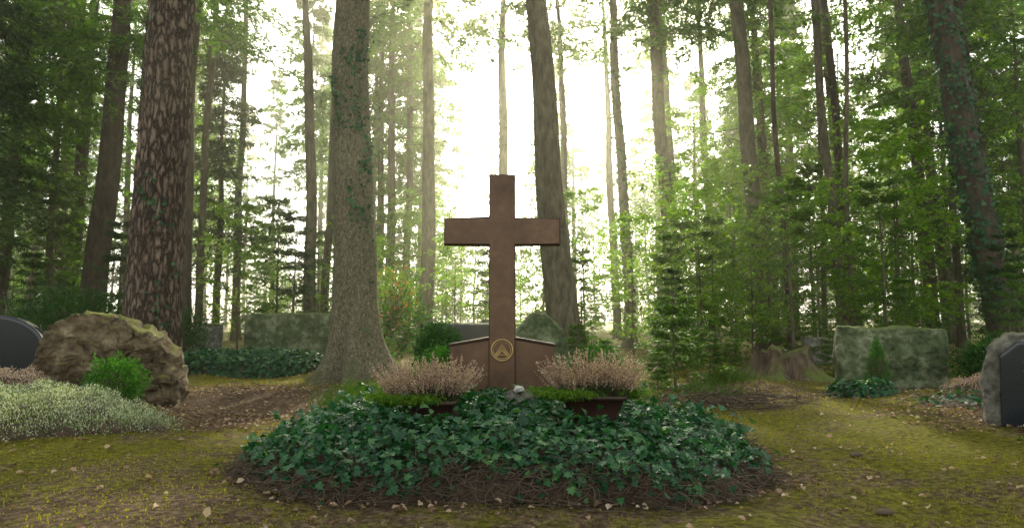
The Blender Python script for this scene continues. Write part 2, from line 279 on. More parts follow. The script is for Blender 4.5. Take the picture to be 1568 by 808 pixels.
# ------------------------------------------------------------------ heather planters
def planter(cx,cy,z,wd,ntuft):
    e=empty('heather_planter',(cx,cy,z))
    w2=wd/2;hh=.15
    def ring(w,d,z,rc=.04):
        pts=[]
        for sx,sy,a0 in((1,1,0),(-1,1,90),(-1,-1,180),(1,-1,270)):
            for t in range(5):
                a=math.radians(a0+t*22.5);pts.append((sx*(w-rc)+rc*math.cos(a),sy*(d-rc)+rc*math.sin(a),z))
        return pts
    rings=[ring(w2*.72,.085,-.08),ring(w2*.74,.09,0),ring(w2*.93,.13,hh-.03),ring(w2*1.0,.145,hh-.028),ring(w2*1.02,.15,hh),ring(w2*.96,.135,hh),ring(w2*.9,.125,hh-.03)]
    k=len(rings[0]);V=np.array(sum(rings,[]));F=np.array([[r*k+i,r*k+(i+1)%k,(r+1)*k+(i+1)%k,(r+1)*k+i] for r in range(len(rings)-1) for i in range(k)])
    m_=MB();m_.add(V,F,0,True)
    m_.obj('trough',[M['pot']],e)
    m_=MB()
    m_.add(np.array(ring(w2*.9,.125,hh-.025)),np.array([list(range(k))]),0);m_.obj('potting_soil',[M['soil']],e)
    m_=MB();n=420
    b0=np.stack([rng.uniform(-w2*.85,w2*.85,n),rng.uniform(-.1,.1,n),np.full(n,hh-.03)],-1)
    d=np.stack([b0[:,0]/w2*1.15+rng.normal(size=n)*.34,b0[:,1]*4+rng.normal(size=n)*.35-.1,np.full(n,1.)],-1);d=nrm(d)
    Ls=rng.uniform(.18,.37,n)[:,None];mid=b0+d*Ls*.5;d2=nrm(d+[0,0,.3]+rng.normal(size=(n,3))*.14);tip=mid+d2*Ls*.5
    poly_sticks(m_,np.stack([b0,mid,tip],1),np.repeat([[.0018,.0014,.0008]],n,0),0)
    q=54;t=rng.uniform(.15,1,(n,q,1));P=np.where(t<.5,b0[:,None]+(mid-b0)[:,None]*t*2,mid[:,None]+(tip-mid)[:,None]*(t-.5)*2).reshape(-1,3)
    tt=t.ravel();D=nrm(np.repeat(d2,q,0)*1.1+rv(n*q))
    lo=tt<.42
    V,F=stamp(KITE,KF,P[~lo],D[~lo],rv((~lo).sum()),rng.uniform(.009,.015,(~lo).sum()),rng.uniform(.005,.008,(~lo).sum()));m_.add(V,F,1)
    V,F=stamp(KITE,KF,P[lo],D[lo],rv(lo.sum()),.014,.005);m_.add(V,F,2)
    m_.obj('heather',[M['twig'],M['heather'],M['boxd']],e)
    m_=MB()
    for tx,ty,nn in ntuft:
        n=nn;b0=np.stack([tx+rng.normal(size=n)*.05,ty+rng.normal(size=n)*.03,np.full(n,hh-.03)],-1)
        az=rng.uniform(0,2*math.pi,n);out_=np.stack([np.cos(az),np.sin(az)-.3,np.zeros(n)],-1);L_=rng.uniform(.09,.19,n)[:,None]
        p1=b0+nrm(out_*.6+[0,0,1])*L_*.45;p2=p1+nrm(out_+[0,0,.1])*L_*.4;p3=p2+nrm(out_+[0,0,-.9])*L_*.3
        poly_sticks(m_,np.stack([b0,p1,p2,p3],1),np.repeat([[.0022,.002,.0016,.0006]],n,0),0)
        for (a,b2) in((p1,p2),(p2,p3)):
            q=5;t=rng.random((n,q,1));P=(a[:,None]+(b2-a)[:,None]*t).reshape(-1,3)
            V,F=stamp(KITE,KF,P,nrm(np.repeat(out_,q,0)+rv(n*q)*.9),rv(n*q),.022,.005);m_.add(V,F,0)
    m_.obj('grass_tuft',[M['blade']],e)
planter(-.60,4.92,.29,.42,[(-.08,-.13,260),(-.24,-.08,240),(-.27,.05,140)])
planter(.575,4.92,.325,.45,[(-.18,-.13,280),(-.26,0,240),(.28,0,100)])
# ------------------------------------------------------------------ bushes
def ball_bush(name,loc,rad,n,size,mat,aspect=.55,cone=False,shag=.1):
    m_=MB();rad=np.array(rad,float)
    d=rv(n);rr=rng.uniform(.62,1.08,(n,1))
    lump=1+shag*np.sin(d[:,0:1]*7+loc[0])*np.sin(d[:,2:3]*6+1)+shag*np.sin(d[:,1:2]*9+d[:,0:1]*5)+shag*.7*np.sin(d[:,0:1]*17)*np.sin(d[:,2:3]*15+d[:,1:2]*6)
    P=d*rr*lump
    if cone: P[:,:2]*=np.clip(1.0-(P[:,2:3]+1)*.36,.08,1)*1.15
    P=P*rad
    D=nrm(d*.8+rng.normal(size=(n,3))*.6+[0,0,.35]);
    V,F=stamp(FOLD,FF_,P,D,nrm(d+rv(n)*.8),size*rng.uniform(.6,1.3,n),size*aspect*rng.uniform(.7,1.2,n));m_.add(V,F,0)
    nn=60;dd=rv(nn);dd[:,2]=np.abs(dd[:,2])*.6
    V,F=sticks(np.zeros((nn,3))+[0,0,-rad[2]*.8],dd*rad*.8,.006,.002);m_.add(V,F,1)
    return m_.obj(name,[mat,M['twig']],None,loc)
ball_bush('box_bush',(-.64,6.5,.54),(.24,.22,.21),3600,.026,M['box'])
ball_bush('box_bush',(.80,6.6,.54),(.24,.22,.20),3600,.026,M['box'])
ball_bush('round_evergreen_bush',(-.86,8.0,.56),(.28,.28,.40),7500,.03,M['boxd'],shag=.05)
ball_bush('box_bush',(-4.05,7.05,.36),(.27,.23,.25),4200,.028,M['box'],shag=.14)
ball_bush('dwarf_conifer',(4.85,9.15,.38),(.17,.17,.38),3200,.03,M['box'],.25,cone=True)
ball_bush('yew_bush',(-8.9,13.9,.75),(1.3,.9,.85),9000,.085,M['boxd'],.3,shag=.2)
ball_bush('yew_bush',(-7.3,14.6,.6),(.8,.8,.7),5000,.08,M['boxd'],.3,shag=.2)
ball_bush('laurel_bush',(6.3,9.0,.42),(.42,.35,.34),2600,.07,M['boxd'],.35,shag=.2)
ball_bush('rhododendron_bush',(-2.25,14.2,.95),(.5,.5,.75),1000,.13,M['box'],.35,shag=.25)
ball_bush('autumn_shrub',(-2.45,13.9,1.35),(.55,.6,.75),620,.075,M['rust'],.5,shag=.25)
e=empty('grave_ornament',(0.05,5.35,.34))
def blobm(name,loc,r,mat,parent,seed,amp=.25):
    m_=MB();nu,nv=28,18;a=np.linspace(0,2*math.pi,nu,endpoint=False);b=np.linspace(.02,math.pi-.02,nv)
    A,B=np.meshgrid(a,b);V=np.stack([np.cos(A)*np.sin(B),np.sin(A)*np.sin(B),np.cos(B)],-1).reshape(-1,3)
    V=np.array([v*(1+amp*noise.noise(Vector(v*1.7)+Vector((seed,0,0)))+amp*.4*noise.noise(Vector(v*4)+Vector((seed,0,0)))) for v in V])*np.array(r)
    i=np.arange(nv-1)[:,None]*nu;j=np.arange(nu)[None];F=np.stack([i+j,i+nu+j,i+nu+(j+1)%nu,i+(j+1)%nu],-1).reshape(-1,4)
    m_.add(V,F,0,True);return m_.obj(name,[mat],parent,loc)
blobm('wing_l',(-.055,0,.08),(.06,.04,.04),M['stone_l'],e,3,.4);blobm('wing_r',(.055,0,.075),(.06,.04,.038),M['stone_l'],e,5,.4)
blobm('body',(0,0,.03),(.075,.06,.065),M['stone_l'],e,8,.4);blobm('pebble',(.005,-.02,.13),(.04,.033,.028),M['white'],e,9,.4)
# ------------------------------------------------------------------ gravestones
def stone(name,pts,th,loc,rz,mat,amp=.03,freq=2.5,edge=.05,bulge=.0,parent=None,nn=160,fine=.35):
    pts=np.array(pts,float);c=(pts.min(0)+pts.max(0))/2
    seg=np.roll(pts,-1,0)-pts;L_=np.hypot(*seg.T);cum=np.concatenate([[0],np.cumsum(L_)]);t=np.linspace(0,cum[-1],nn,endpoint=False)
    idx=np.searchsorted(cum,t,side='right')-1;o=pts[idx]+seg[idx]*((t-cum[idx])/L_[idx])[:,None]
    rings=[]
    for f in np.linspace(.02,.94,30): rings.append((f,-th/2-bulge*(1-f*f)))
    rings+= [(.965,-th/2+edge*.08),(.99,-th/2+edge*.4),(1,-th/2+edge)]
    for q in np.linspace(0,1,6)[1:-1]: rings.append((1,-th/2+edge+(th-2*edge)*q))
    rings+=[(1,th/2-edge),(.99,th/2-edge*.4),(.965,th/2)]
    for f in np.linspace(.93,.02,8): rings.append((f,th/2))
    V=np.concatenate([np.stack([c[0]+(o[:,0]-c[0])*f,np.full(nn,y),c[1]+(o[:,1]-c[1])*f],-1) for f,y in rings])
    if amp>0:
        V=np.array([v+np.array(noise.noise_vector(Vector(v)*freq+Vector(loc)))*amp+np.array(noise.noise_vector(Vector(v)*freq*4))*amp*fine+np.array(noise.noise_vector(Vector(v)*freq*11))*amp*fine*.5 for v in V])
    m_=len(rings);i=np.arange(m_-1)[:,None]*nn;j=np.arange(nn)[None]
    F=np.stack([i+j,i+(j+1)%nn,i+nn+(j+1)%nn,i+nn+j],-1).reshape(-1,4)
    mb=MB();mb.add(V,F,0,True)
    mb.add(V[:nn],np.array([list(range(nn))[::-1]]),0);mb.add(V[-nn:],np.array([list(range(nn))]),0)
    o_=mb.obj(name,[mat],parent,loc);o_.rotation_euler=(0,0,rz);return o_
stone('rough_gravestone',[(-.82,-.1),(.82,-.1),(.80,.34),(.74,.62),(.60,.80),(.34,.90),(-.02,1.03),(-.22,1.05),(-.36,.98),(-.56,.84),(-.66,.55),(-.80,.2)],.42,(-4.65,7.9,.03),.12,M['stone_b'],.07,2.4,.02,fine=.75,nn=220)
s1=empty('granite_gravestone',(-6.15,8.35,.02));s1.rotation_euler=(0,0,.25)
arc=[(.55*math.cos(a)-.1,.62+.42*math.sin(a)) for a in np.linspace(0,math.pi,14)]
stone('headstone',[(-.65,.12),(.45,.12)]+arc,.2,(0,0,0),0,M['granite'],0,1,.02,parent=s1)
stone('plinth',[(-.75,-.05),(.6,-.05),(.6,.14),(-.75,.14)],.34,(0,0,0),0,M['granite'],.0,1,.015,parent=s1)
stone('mossy_gravestone',[(-.74,-.1),(.74,-.1),(.75,.6),(.73,.84),(.2,.87),(-.3,.86),(-.72,.88),(-.75,.5)],.26,(5.42,9.85,.03),-.08,M['stone_g'],.035,3,.04,fine=.7)
s2=empty('dark_gravestone',(4.70,6.15,.02));s2.rotation_euler=(0,0,-.42)
stone('stone_body',[(-.42,-.1),(.5,-.1),(.5,.78),(.1,.87),(-.22,.86),(-.38,.72),(-.43,.4)],.24,(0,0,0),0,M['stone_l'],.03,4,.04,parent=s2,fine=.7)
stone('polished_face',[(-.33,.03),(.42,.03),(.42,.74),(.1,.80),(-.18,.79),(-.31,.67)],.03,(0,-.142,0),0,M['granite'],.0,4,.006,parent=s2)
mb=MB()
for r_,zz in enumerate((.60,.53)):
    x=-.15
    while x<.2:
        w_=random.uniform(.008,.02);h_=.018
        V,F=sticks(np.array([[x,-.160,zz]]),np.array([[x+random.uniform(-.004,.006),-.160,zz+h_]]),.002,.002,4);mb.add(V,F,0)
        V,F=sticks(np.array([[x,-.160,zz+random.choice([0,.5,1])*h_]]),np.array([[x+w_*.6,-.160,zz+random.choice([0,.5,1])*h_]]),.0016,.0016,4);mb.add(V,F,0)
        x+=w_+.012
mb.obj('inscription',[M['letter']],s2)
stone('slab_gravestone',[(-1.0,-.3),(1.0,-.3),(1.02,.55),(.98,.88),(.2,.9),(-.98,.86),(-1.02,.3)],.3,(-5.25,16.2,.28),.05,M['stone_g'],.03,2,.04)
stone('slab_gravestone',[(-.35,-.3),(.35,-.3),(.35,.6),(-.35,.6)],.25,(-8.2,18.5,.3),.05,M['stone_l'],.02,2,.04)
stone('slab_gravestone',[(-.75,-.3),(.75,-.3),(.75,.78),(-.75,.78)],.2,(-1.2,14.6,.15),.03,M['granite'],.0,2,.03)
stone('boulder_gravestone',[(-.38,-.1),(.40,-.1),(.42,.5),(.32,.86),(.1,1.08),(-.12,1.06),(-.34,.8),(-.42,.4)],.35,(.36,9.3,.02),-.05,M['stone_g'],.05,2.5,.08)
stone('slab_gravestone',[(-.42,-.1),(.42,-.1),(.42,.55),(-.42,.55)],.3,(6.45,14.2,.1),-.2,M['stone_l'],.015,2,.05)
mb=MB();k=64;mz=26;zz=np.linspace(0,1,mz)**1.5*.5-.08
a=np.arange(k)*2*math.pi/k
R=np.zeros((mz,k))
for q in range(mz):
    fl=math.exp(-(zz[q]+.08)/.16)
    R[q]=.42+fl*(.46+.30*np.cos(5*a+1)+.18*np.cos(9*a+2))+.025*np.sin(17*a)+.02*np.sin(29*a)
V,F=tube(np.stack([np.zeros(mz),np.zeros(mz),zz],-1),R,k)
V=V.reshape(mz,k,3);top=np.array([.07*math.sin(3*t)+.05*math.sin(7*t+1)+.03*math.sin(19*t) for t in a]);V[-1,:,2]+=top;V[-2,:,2]+=top*.7;V=V.reshape(-1,3)
mb.add(V,F,0,True)
inner=V.reshape(mz,k,3)[-1]*[.8,.8,1]-[0,0,.06];c0=np.vstack([V.reshape(mz,k,3)[-1],inner,inner*[.05,.05,.8]])
mb.add(c0,np.array([[r*k+i,r*k+(i+1)%k,(r+1)*k+(i+1)%k,(r+1)*k+i] for r in range(2) for i in range(k)]),0,True)
mb.obj('tree_stump',[M['stumpwood']],None,(4.7,12.0,float(gh(4.7,12.0))))
# ------------------------------------------------------------------ tree building
def trunk_geo(x_lean,y_lean,r0,r1,H,flare=0,k=14,nz=40,zr=6,lobes=5,seed=0,rough=.0,fh=.28):
    z=np.linspace(0,1,nz)**1.6*H
    px=x_lean*z+.04*np.sin(z*.6+seed)*np.minimum(z,1)+.02*np.sin(z*1.3+seed*2)*np.minimum(z,1);py=y_lean*z+.03*np.cos(z*.5+seed)*np.minimum(z,1)
    slope=(r0-r1)/zr
    r=np.where(z<zr,r0-slope*z,r1*np.clip(1-(z-zr)/(H-zr+.1),.04,1))
    a=np.arange(k)*2*math.pi/k
    fl=np.exp(-z/fh)[:,None]*flare*(1+.5*np.cos(lobes*a+seed)+.3*np.cos((lobes+3)*a+seed*2))[None]
    fl2=np.exp(-z/1.2)[:,None]*flare*.25
    R=r[:,None]*(1+.02*np.sin(3*a+seed)[None]+.02*np.sin(z*2.7+seed)[:,None]*np.sin(2*a)[None]+rough*np.sin(9*a+z[:,None]*.7))+np.maximum(fl,0)+fl2
    return np.stack([px,py,z-.06],-1),R
def dead_twigs(mb,path,R,n,z0,z1,L0,mi):
    zz=rng.uniform(z0,z1,n);bx=np.interp(zz,path[:,2],path[:,0]);by=np.interp(zz,path[:,2],path[:,1]);rr=np.interp(zz,path[:,2],R.mean(1))
    az=rng.uniform(0,2*math.pi,n);d=np.stack([np.cos(az),np.sin(az),rng.uniform(-.35,.25,n)],-1);A=np.stack([bx,by,zz],-1)+d*[1,1,0]*rr[:,None]*.8
    l=rng.uniform(.3,1,(n,1))*L0;pts=[A]
    for q in range(3):
        d=nrm(d+rng.normal(size=(n,3))*.18+[0,0,-.08]);pts.append(pts[-1]+d*l/3)
    P=np.stack(pts,1);poly_sticks(mb,P,np.array([[.016,.011,.007,.002]])*rng.uniform(.6,1.3,(n,1)),mi)
    s=rng.integers(0,n,n*3);t=rng.random((n*3,1));B=P[s,1]+(P[s,3]-P[s,1])*t;d=nrm(P[s,3]-P[s,1]+rng.normal(size=(n*3,3))*.6*np.linalg.norm(P[s,3]-P[s,1],axis=1,keepdims=True))
    V,F=sticks(B,B+nrm(d)*l[s]*.35,.005,.0015);mb.add(V,F,mi,True)
def sprays(mb,base,az,L_,elev,droop,m,k,leafL,mi,mt,tw=.38,wr=.26,br=.02,sp=.45,tz=.5):
    n=len(base);o=np.stack([np.cos(az),np.sin(az),np.zeros(n)],-1);sd=np.stack([-np.sin(az),np.cos(az),np.zeros(n)],-1)
    T=np.linspace(0,1,6)
    def pos(t,o_,b_,l_,e_,dr_): return b_+o_*(l_*t)+np.array([0,0,1.])*(l_*(e_*t-dr_*t*t+.18*dr_*t**4))
    P=np.stack([pos(t,o,base,L_[:,None],elev[:,None],droop[:,None]) for t in T],1)
    poly_sticks(mb,P,(L_[:,None]*br/2.5)*(1.05-T)[None],mt)
    t=rng.uniform(.12,1,(n,m,1));sg=np.where(rng.random((n,m,1))<.5,-1.,1.)
    tp=pos(t,o[:,None],base[:,None],L_[:,None,None],elev[:,None,None],droop[:,None,None])
    tl=tw*L_[:,None,None]*(1.12-t)*rng.uniform(.6,1.1,(n,m,1))+.12*min(1,leafL*9)
    td=nrm(o[:,None]*.65+sd[:,None]*sg*rng.uniform(.3,1.1,(n,m,1))+np.array([0,0,1.])*rng.uniform(-tz,.05,(n,m,1)))
    u=rng.uniform(0,1,(n,m,k,1));C=tp[:,:,None]+td[:,:,None]*tl[:,:,None]*u-np.array([0,0,1.])*(tl[:,:,None]*u*u*.3)
    D=td[:,:,None]+rng.normal(size=(n,m,k,3))*sp
    C=C.reshape(-1,3);D=nrm(D.reshape(-1,3));Nn=nrm(np.array([0,0,1.])+rng.normal(size=C.shape)*.55)
    ll=leafL*rng.uniform(.6,1.3,len(C));V,F=stamp(KITE,KF,C,D,Nn,ll,ll*wr);mb.add(V,F,mi)
def spruce_mesh(name,H,z0,R,nb,m,k,leafL,r0,seed,pw=.75,bark='bark',ndl='needle',deadn=25,droop=(.25,.6),wr=.26,whorl=0,sp=.45):
    mb=MB();path,Rr=trunk_geo(0,0,r0,r0*.72,H,r0*.35,10,26,H*.4,5,seed);V,F=tube(path,Rr,10);mb.add(V,F,0,True)
    f=rng.random(nb)**.9
    if whorl: f=np.clip((np.floor(f*whorl)+.15+rng.normal(size=nb)*.07)/whorl,0,.99)
    z=z0+(H-z0-.1)*f;az=rng.uniform(0,2*math.pi,nb)
    l=R*((1-f)**pw*.92+.08)*rng.uniform(.55,1.15,nb);l*=np.clip(.55+f*4,0,1)
    base=np.stack([np.zeros(nb),np.zeros(nb),z],-1)
    el=(rng.uniform(.1,.25,nb) if whorl else rng.uniform(-.1,.25,nb))+f*.4
    sprays(mb,base,az,l,el,rng.uniform(*droop,nb),m,k,leafL,1,2,wr=wr,sp=sp,tz=.2 if whorl else .5)
    if deadn and z0>2: dead_twigs(mb,path,Rr,deadn,1.5,z0,1.4,2)
    return mb.mesh(name,[M[bark],M[ndl],M['twig']])
def beech_mesh(name,H,z0,R,nb,m,k,leafL,r0,seed,leaf='beech'):
    mb=MB();path,Rr=trunk_geo(.02,.01,r0,r0*.7,H,r0*.3,8,24,H*.5,5,seed);V,F=tube(path,Rr,8);mb.add(V,F,0,True)
    f=rng.random(nb);z=z0+(H-z0)*f;az=rng.uniform(0,2*math.pi,nb);l=R*np.sqrt(np.clip(1-((f-.35)/.68)**2,.05,1))*rng.uniform(.5,1.15,nb)
    base=np.stack([.02*z,.01*z,z],-1)
    sprays(mb,base,az,l,rng.uniform(.2,.8,nb),rng.uniform(.1,.4,nb),m,k,leafL,1,2,tw=.42,wr=.62,br=.016)
    return mb.mesh(name,[M['bark'],M[leaf],M['twig']])
TALL=[spruce_mesh('spruceT%d'%i,20+i*1.5,8.4-i*1.4,2.6,100,22,7,.26,.2,i*3+1,ndl='needle') for i in range(3)]
LOWS=[spruce_mesh('spruceL%d'%i,14+2*i,2.6,2.8,135,24,8,.2,.15,i*5+2,ndl=('needle_d','needle')[i%2]) for i in range(2)]
YOUNG=[spruce_mesh('spruceY%d'%i,5.2,.4,1.55,80,18,9,.12,.05,i*7+3,droop=(.05,.2),ndl=('needle','needle','needle_d')[i],wr=.22,whorl=11,sp=.3) for i in range(3)]
BUSH=[spruce_mesh('spruceB%d'%i,1.7,.06,.8,80,15,9,.07,.02,i*7+3,droop=(.0,.15),ndl='needle',wr=.26,whorl=8,sp=.3) for i in range(2)]
BEECH=[beech_mesh('beechT%d'%i,13,2.4,2.9,80,18,8,.125,.10,i+4) for i in range(2)]
SAP=[beech_mesh('beechS%d'%i,4.2,.5,1.3,50,14,8,.08,.025,i+9) for i in range(2)]
CROWN=[]
for i in range(2):
    mb=MB();nb=100;f=rng.random(nb)**.9;base=np.stack([np.zeros(nb),np.zeros(nb),11*f],-1)
    l=2.8*((1-f)**.75*.9+.1)*rng.uniform(.55,1.15,nb);sprays(mb,base,rng.uniform(0,2*math.pi,nb),l,rng.uniform(-.1,.3,nb),rng.uniform(.25,.6,nb),24,8,.2,0,1)
    CROWN.append(mb.mesh('crown%d'%i,[M['needle'],M['twig']]))
def hero(name,x,y,lean,r0,r1,bark,flare=.15,H=22,k=20,nz=50,zr=6,cz=9,crown=True,ivy=None,twigs=30,seed=0,lean_y=0,lobes=5,rough=0,disp=0,tz=2.2,fh=.28):
    e=empty(name,(x,y,float(gh(x,y))))
    path,R=trunk_geo(lean,lean_y,r0,r1,H,flare,k,nz,zr,lobes,seed,rough,fh)
    if disp:
        z=path[:,2][:,None];a=(np.arange(k)*2*math.pi/k)[None]
        R=R+disp*(np.sin(a*13+np.sin(z*2.1)*2)*np.sin(z*5+a*4)+.6*np.sin(a*21+z*3))
    mb=MB();V,F=tube(path,R,k);mb.add(V,F,0,True);mb.obj('trunk',[M[bark]],e)
    if twigs:
        mb=MB();dead_twigs(mb,path,R,twigs,tz,cz+1,1.6,0);mb.obj('dead_branches',[M['twig']],e)
    if crown:
        o=inst('crown',CROWN[seed%2],(lean*cz,lean_y*cz,cz),seed*1.3,1,e)
        o.rotation_euler=(0,math.atan(lean),seed*1.3)
    if ivy:
        mb=MB()
        for (z0,z1,a0,a1,n,s,lift) in ivy:
            zz=rng.uniform(z0,z1,n);aa=rng.uniform(a0,a1,n)
            jit=np.sin(zz*3+seed)*.4+np.sin(zz*7)*.2;aa=aa+jit
            kk=rng.random(n)<.35+.65*(np.sin(zz*4+aa*2)>-.2);zz=zz[kk];aa=aa[kk];n2=len(zz)
            bx=np.interp(zz,path[:,2],path[:,0]);by=np.interp(zz,path[:,2],path[:,1]);rr=np.interp(zz,path[:,2],R.mean(1))
            d=np.stack([np.cos(aa),np.sin(aa),np.zeros(n2)],-1);P=np.stack([bx,by,zz],-1)+d*(rr[:,None]+.01+lift*rng.random((n2,1))**2)
            V,F=stamp(IVY,IF,P,rng.normal(size=(n2,3))*.5+[0,0,-1],nrm(d+rv(n2)*.5+[0,0,.3]),s*rng.uniform(.6,1.3,n2));mb.add(V,F,0)
        mb.obj('climbing_ivy',[M['ivy']],e)
    return e
P_=math.pi
hero('pine_tree',-6.36,12,.034,.46,.39,'pine_bark',.12,k=96,nz=220,seed=1,disp=.012,cz=11,twigs=12,tz=6,ivy=[(2.5,3.6,-P_*.45,-P_*.2,60,.07,.06),(5,6.5,-P_*.9,-P_*.6,40,.06,.05),(0.3,2,-1.0,-.3,60,.06,.04)])
hero('spruce_tree',-2.62,11.6,-.026,.36,.30,'spruce_bark',.36,k=96,nz=170,seed=2,disp=.004,cz=11,crown=True,twigs=14,tz=5.5,lobes=6,fh=.4,ivy=[(2.6,6,-P_*.42,-P_*.05,520,.055,.09),(4.2,5.6,-P_*.75,-P_*.4,140,.055,.05),(.2,2.6,-.9,-.2,40,.05,.03)])
hero('spruce_tree',1.2,15,-.082,.36,.24,'bark',.2,k=36,nz=80,seed=3,zr=8,cz=12,twigs=30,tz=4,crown=False)
hero('slender_tree',-6.4,22,-.038,.20,.15,'bark',.08,seed=4,zr=9,crown=False,H=16,ivy=[(0.5,4,0,2*P_,250,.08,.1)])
hero('spruce_tree',-2.75,22,.0,.25,.17,'bark',.1,seed=5,zr=10,cz=10)
hero('spruce_tree',3.81,22,-.04,.18,.14,'bark',.1,seed=6,zr=10,cz=10,ivy=[(.5,9,0,2*P_,900,.09,.12)])
hero('spruce_tree',5.3,22,-.055,.25,.19,'bark',.1,seed=7,zr=10,cz=9.5)
hero('spruce_tree',7.48,20,-.065,.25,.20,'bark',.14,seed=8,zr=10,cz=9.5)
hero('ivy_clad_tree',10.6,14.6,-.145,.30,.25,'darkbark',.15,k=28,seed=9,zr=8,cz=9,ivy=[(1.0,9,0,2*P_,3200,.085,.14)])
hero('spruce_tree',-12.3,20,.047,.36,.27,'darkbark',.15,k=28,nz=70,seed=10,zr=9,cz=7)
hero('spruce_tree',-15.0,23,.04,.23,.18,'darkbark',.1,seed=11,zr=9,cz=6)
hero('spruce_tree',-16.6,22,.05,.2,.16,'darkbark',.1,seed=12,zr=9,cz=5)
hero('spruce_tree',-9.6,20,.0,.17,.14,'darkbark',.08,seed=13,zr=9,cz=9,crown=True)
hero('spruce_tree',-11.3,28,.0,.17,.13,'bark',.08,seed=14,zr=9,cz=11)
hero('spruce_tree',9.6,25,-.04,.19,.15,'bark',.08,seed=15,zr=9,cz=9)
hero('spruce_tree',-14.2,17.5,.05,.17,.14,'darkbark',.08,seed=16,zr=9,cz=5)
hero('spruce_tree',-.35,26,-.0,.22,.17,'bark',.08,seed=17,zr=9,cz=11)
hero('spruce_tree',13.6,22,-.06,.2,.16,'darkbark',.08,seed=18,zr=9,cz=7)
hero('spruce_tree',12.6,17.5,-.08,.16,.13,'darkbark',.08,seed=19,zr=9,cz=6)
for q,(x,y,ln,r) in enumerate([(9.0,18.6,-.05,.13),(10.6,21,-.06,.15),(6.4,26,-.04,.17),(11.9,24,-.05,.18),(15.4,24,-.08,.2),(8.3,28,-.03,.18),(4.6,30,-.03,.18),(2.3,27,-.03,.16),(-4.6,30,.0,.18),(-7.4,27,.02,.17),(-13.2,24.5,.03,.2),(-17.5,26,.04,.22),(-10.6,23,.02,.13),(6.9,17.0,-.03,.07),(8.0,16.2,.02,.06)]):
    hero('spruce_tree',x,y,ln,r,r*.8,('bark','darkbark')[q%2],.06,seed=20+q,zr=9,k=12,cz=10+(q*7%4),twigs=36,crown=(q%3!=0 and q<13),H=22 if r>.1 else 11)
def put(name,mes,lst):
    for i,(x,y,s) in enumerate(lst): inst(name,mes[i%len(mes)],(x,y,float(gh(x,y))-.03),rng.uniform(0,6.28),s)
put('young_spruce',YOUNG,[(5.9,14.4,.8),(7.7,14.2,.8),(9.4,13.0,.55),(3.6,15.5,.6),(10.9,18.5,1.0),(12.8,15.2,1.0),(4.6,18.5,.8),(8.6,19.5,1.1),
  (-6.2,19.5,.8),(-7.6,22,1.0),(1.9,18.5,.6),(-.6,19,.65),(14.5,18.5,1.2),(2.9,12.6,.36),(-9.8,17,.7),(-13.5,20,1.0),(15.5,21,1.3),(-11.0,15.6,.5),(7.0,12.2,.36),(8.6,11.6,.4),(3.3,13.8,.42),(4.9,16.6,.7),(6.8,18.2,.9)])
put('spruce_bush',BUSH,[(2.35,9.9,.92),(1.5,10.8,.5),(3.1,10.8,.55),(1.2,12.4,.65),(3.9,12.2,.45),(8.2,10.8,.55),(1.9,9.0,.4),(6.9,11.3,.55),(5.6,12.0,.5)])
put('beech_sapling',SAP,[(2.7,15.2,.8),(4.3,15.6,1.0),(-1.4,17,.75),(5.4,15.4,.8),(-3.6,17.5,.75),(.6,17,.6),(8.8,15.6,1.2),(6.2,19,1.3),(2.2,21,1.2),(-.2,23,1.0),(-8.4,21,1.1),(-4.9,21,1.0),(7.2,22,1.5),(11.6,13.6,1.0),(9.9,17.4,1.5),(4.9,20.5,1.4),(7.0,15.6,1.0)])
put('low_branched_spruce',LOWS,[(-12.9,15.8,.9),(-16.0,18.2,.95),(-10.8,25,.9),(-19,22,1.1),(14.4,22,.95),(18,21.5,1.1),(19,27,1.1),(12.9,31,1.0),(-18.2,17,.9),(-14.6,21.5,.9)])
put('beech_tree',BEECH,[(9.2,24,.9),(12.9,26.5,1.0),(1.5,33,.8),(16.2,25,1.),(-13.2,27,1.),(13.4,17.6,.85),(9.8,21.5,.9),(6.6,24,.75)])
df=empty('distant_forest')
cnt=0;pl=[]
tries=0
while cnt<106 and tries<8000:
    tries+=1
    y=random.uniform(29,80);x=random.uniform(-.95,.95)*y
    if any((x-a)**2+(y-b)**2<2.6**2 for a,b in pl):continue
    ang=x/y
    if abs(ang-.03)<.13 and (random.random()<.35 or y<36): continue
    if -.5<ang<-.2 and random.random()<.4: continue
    pl.append((x,y));cnt+=1
    r=random.random()
    me=random.choice(TALL) if r<.6 else (random.choice(LOWS) if r<.76 else random.choice(BEECH))
    inst('forest_tree',me,(x,y,float(gh(x,y))-.05),random.uniform(0,6.28),random.uniform(.85,1.2),df)
for i in range(110):
    y=random.uniform(25,62);x=random.uniform(-.9,.9)*y
    inst('forest_underwood',random.choice(YOUNG+SAP),(x,y,float(gh(x,y))-.05),random.uniform(0,6.28),random.uniform(.6,1.6),df)
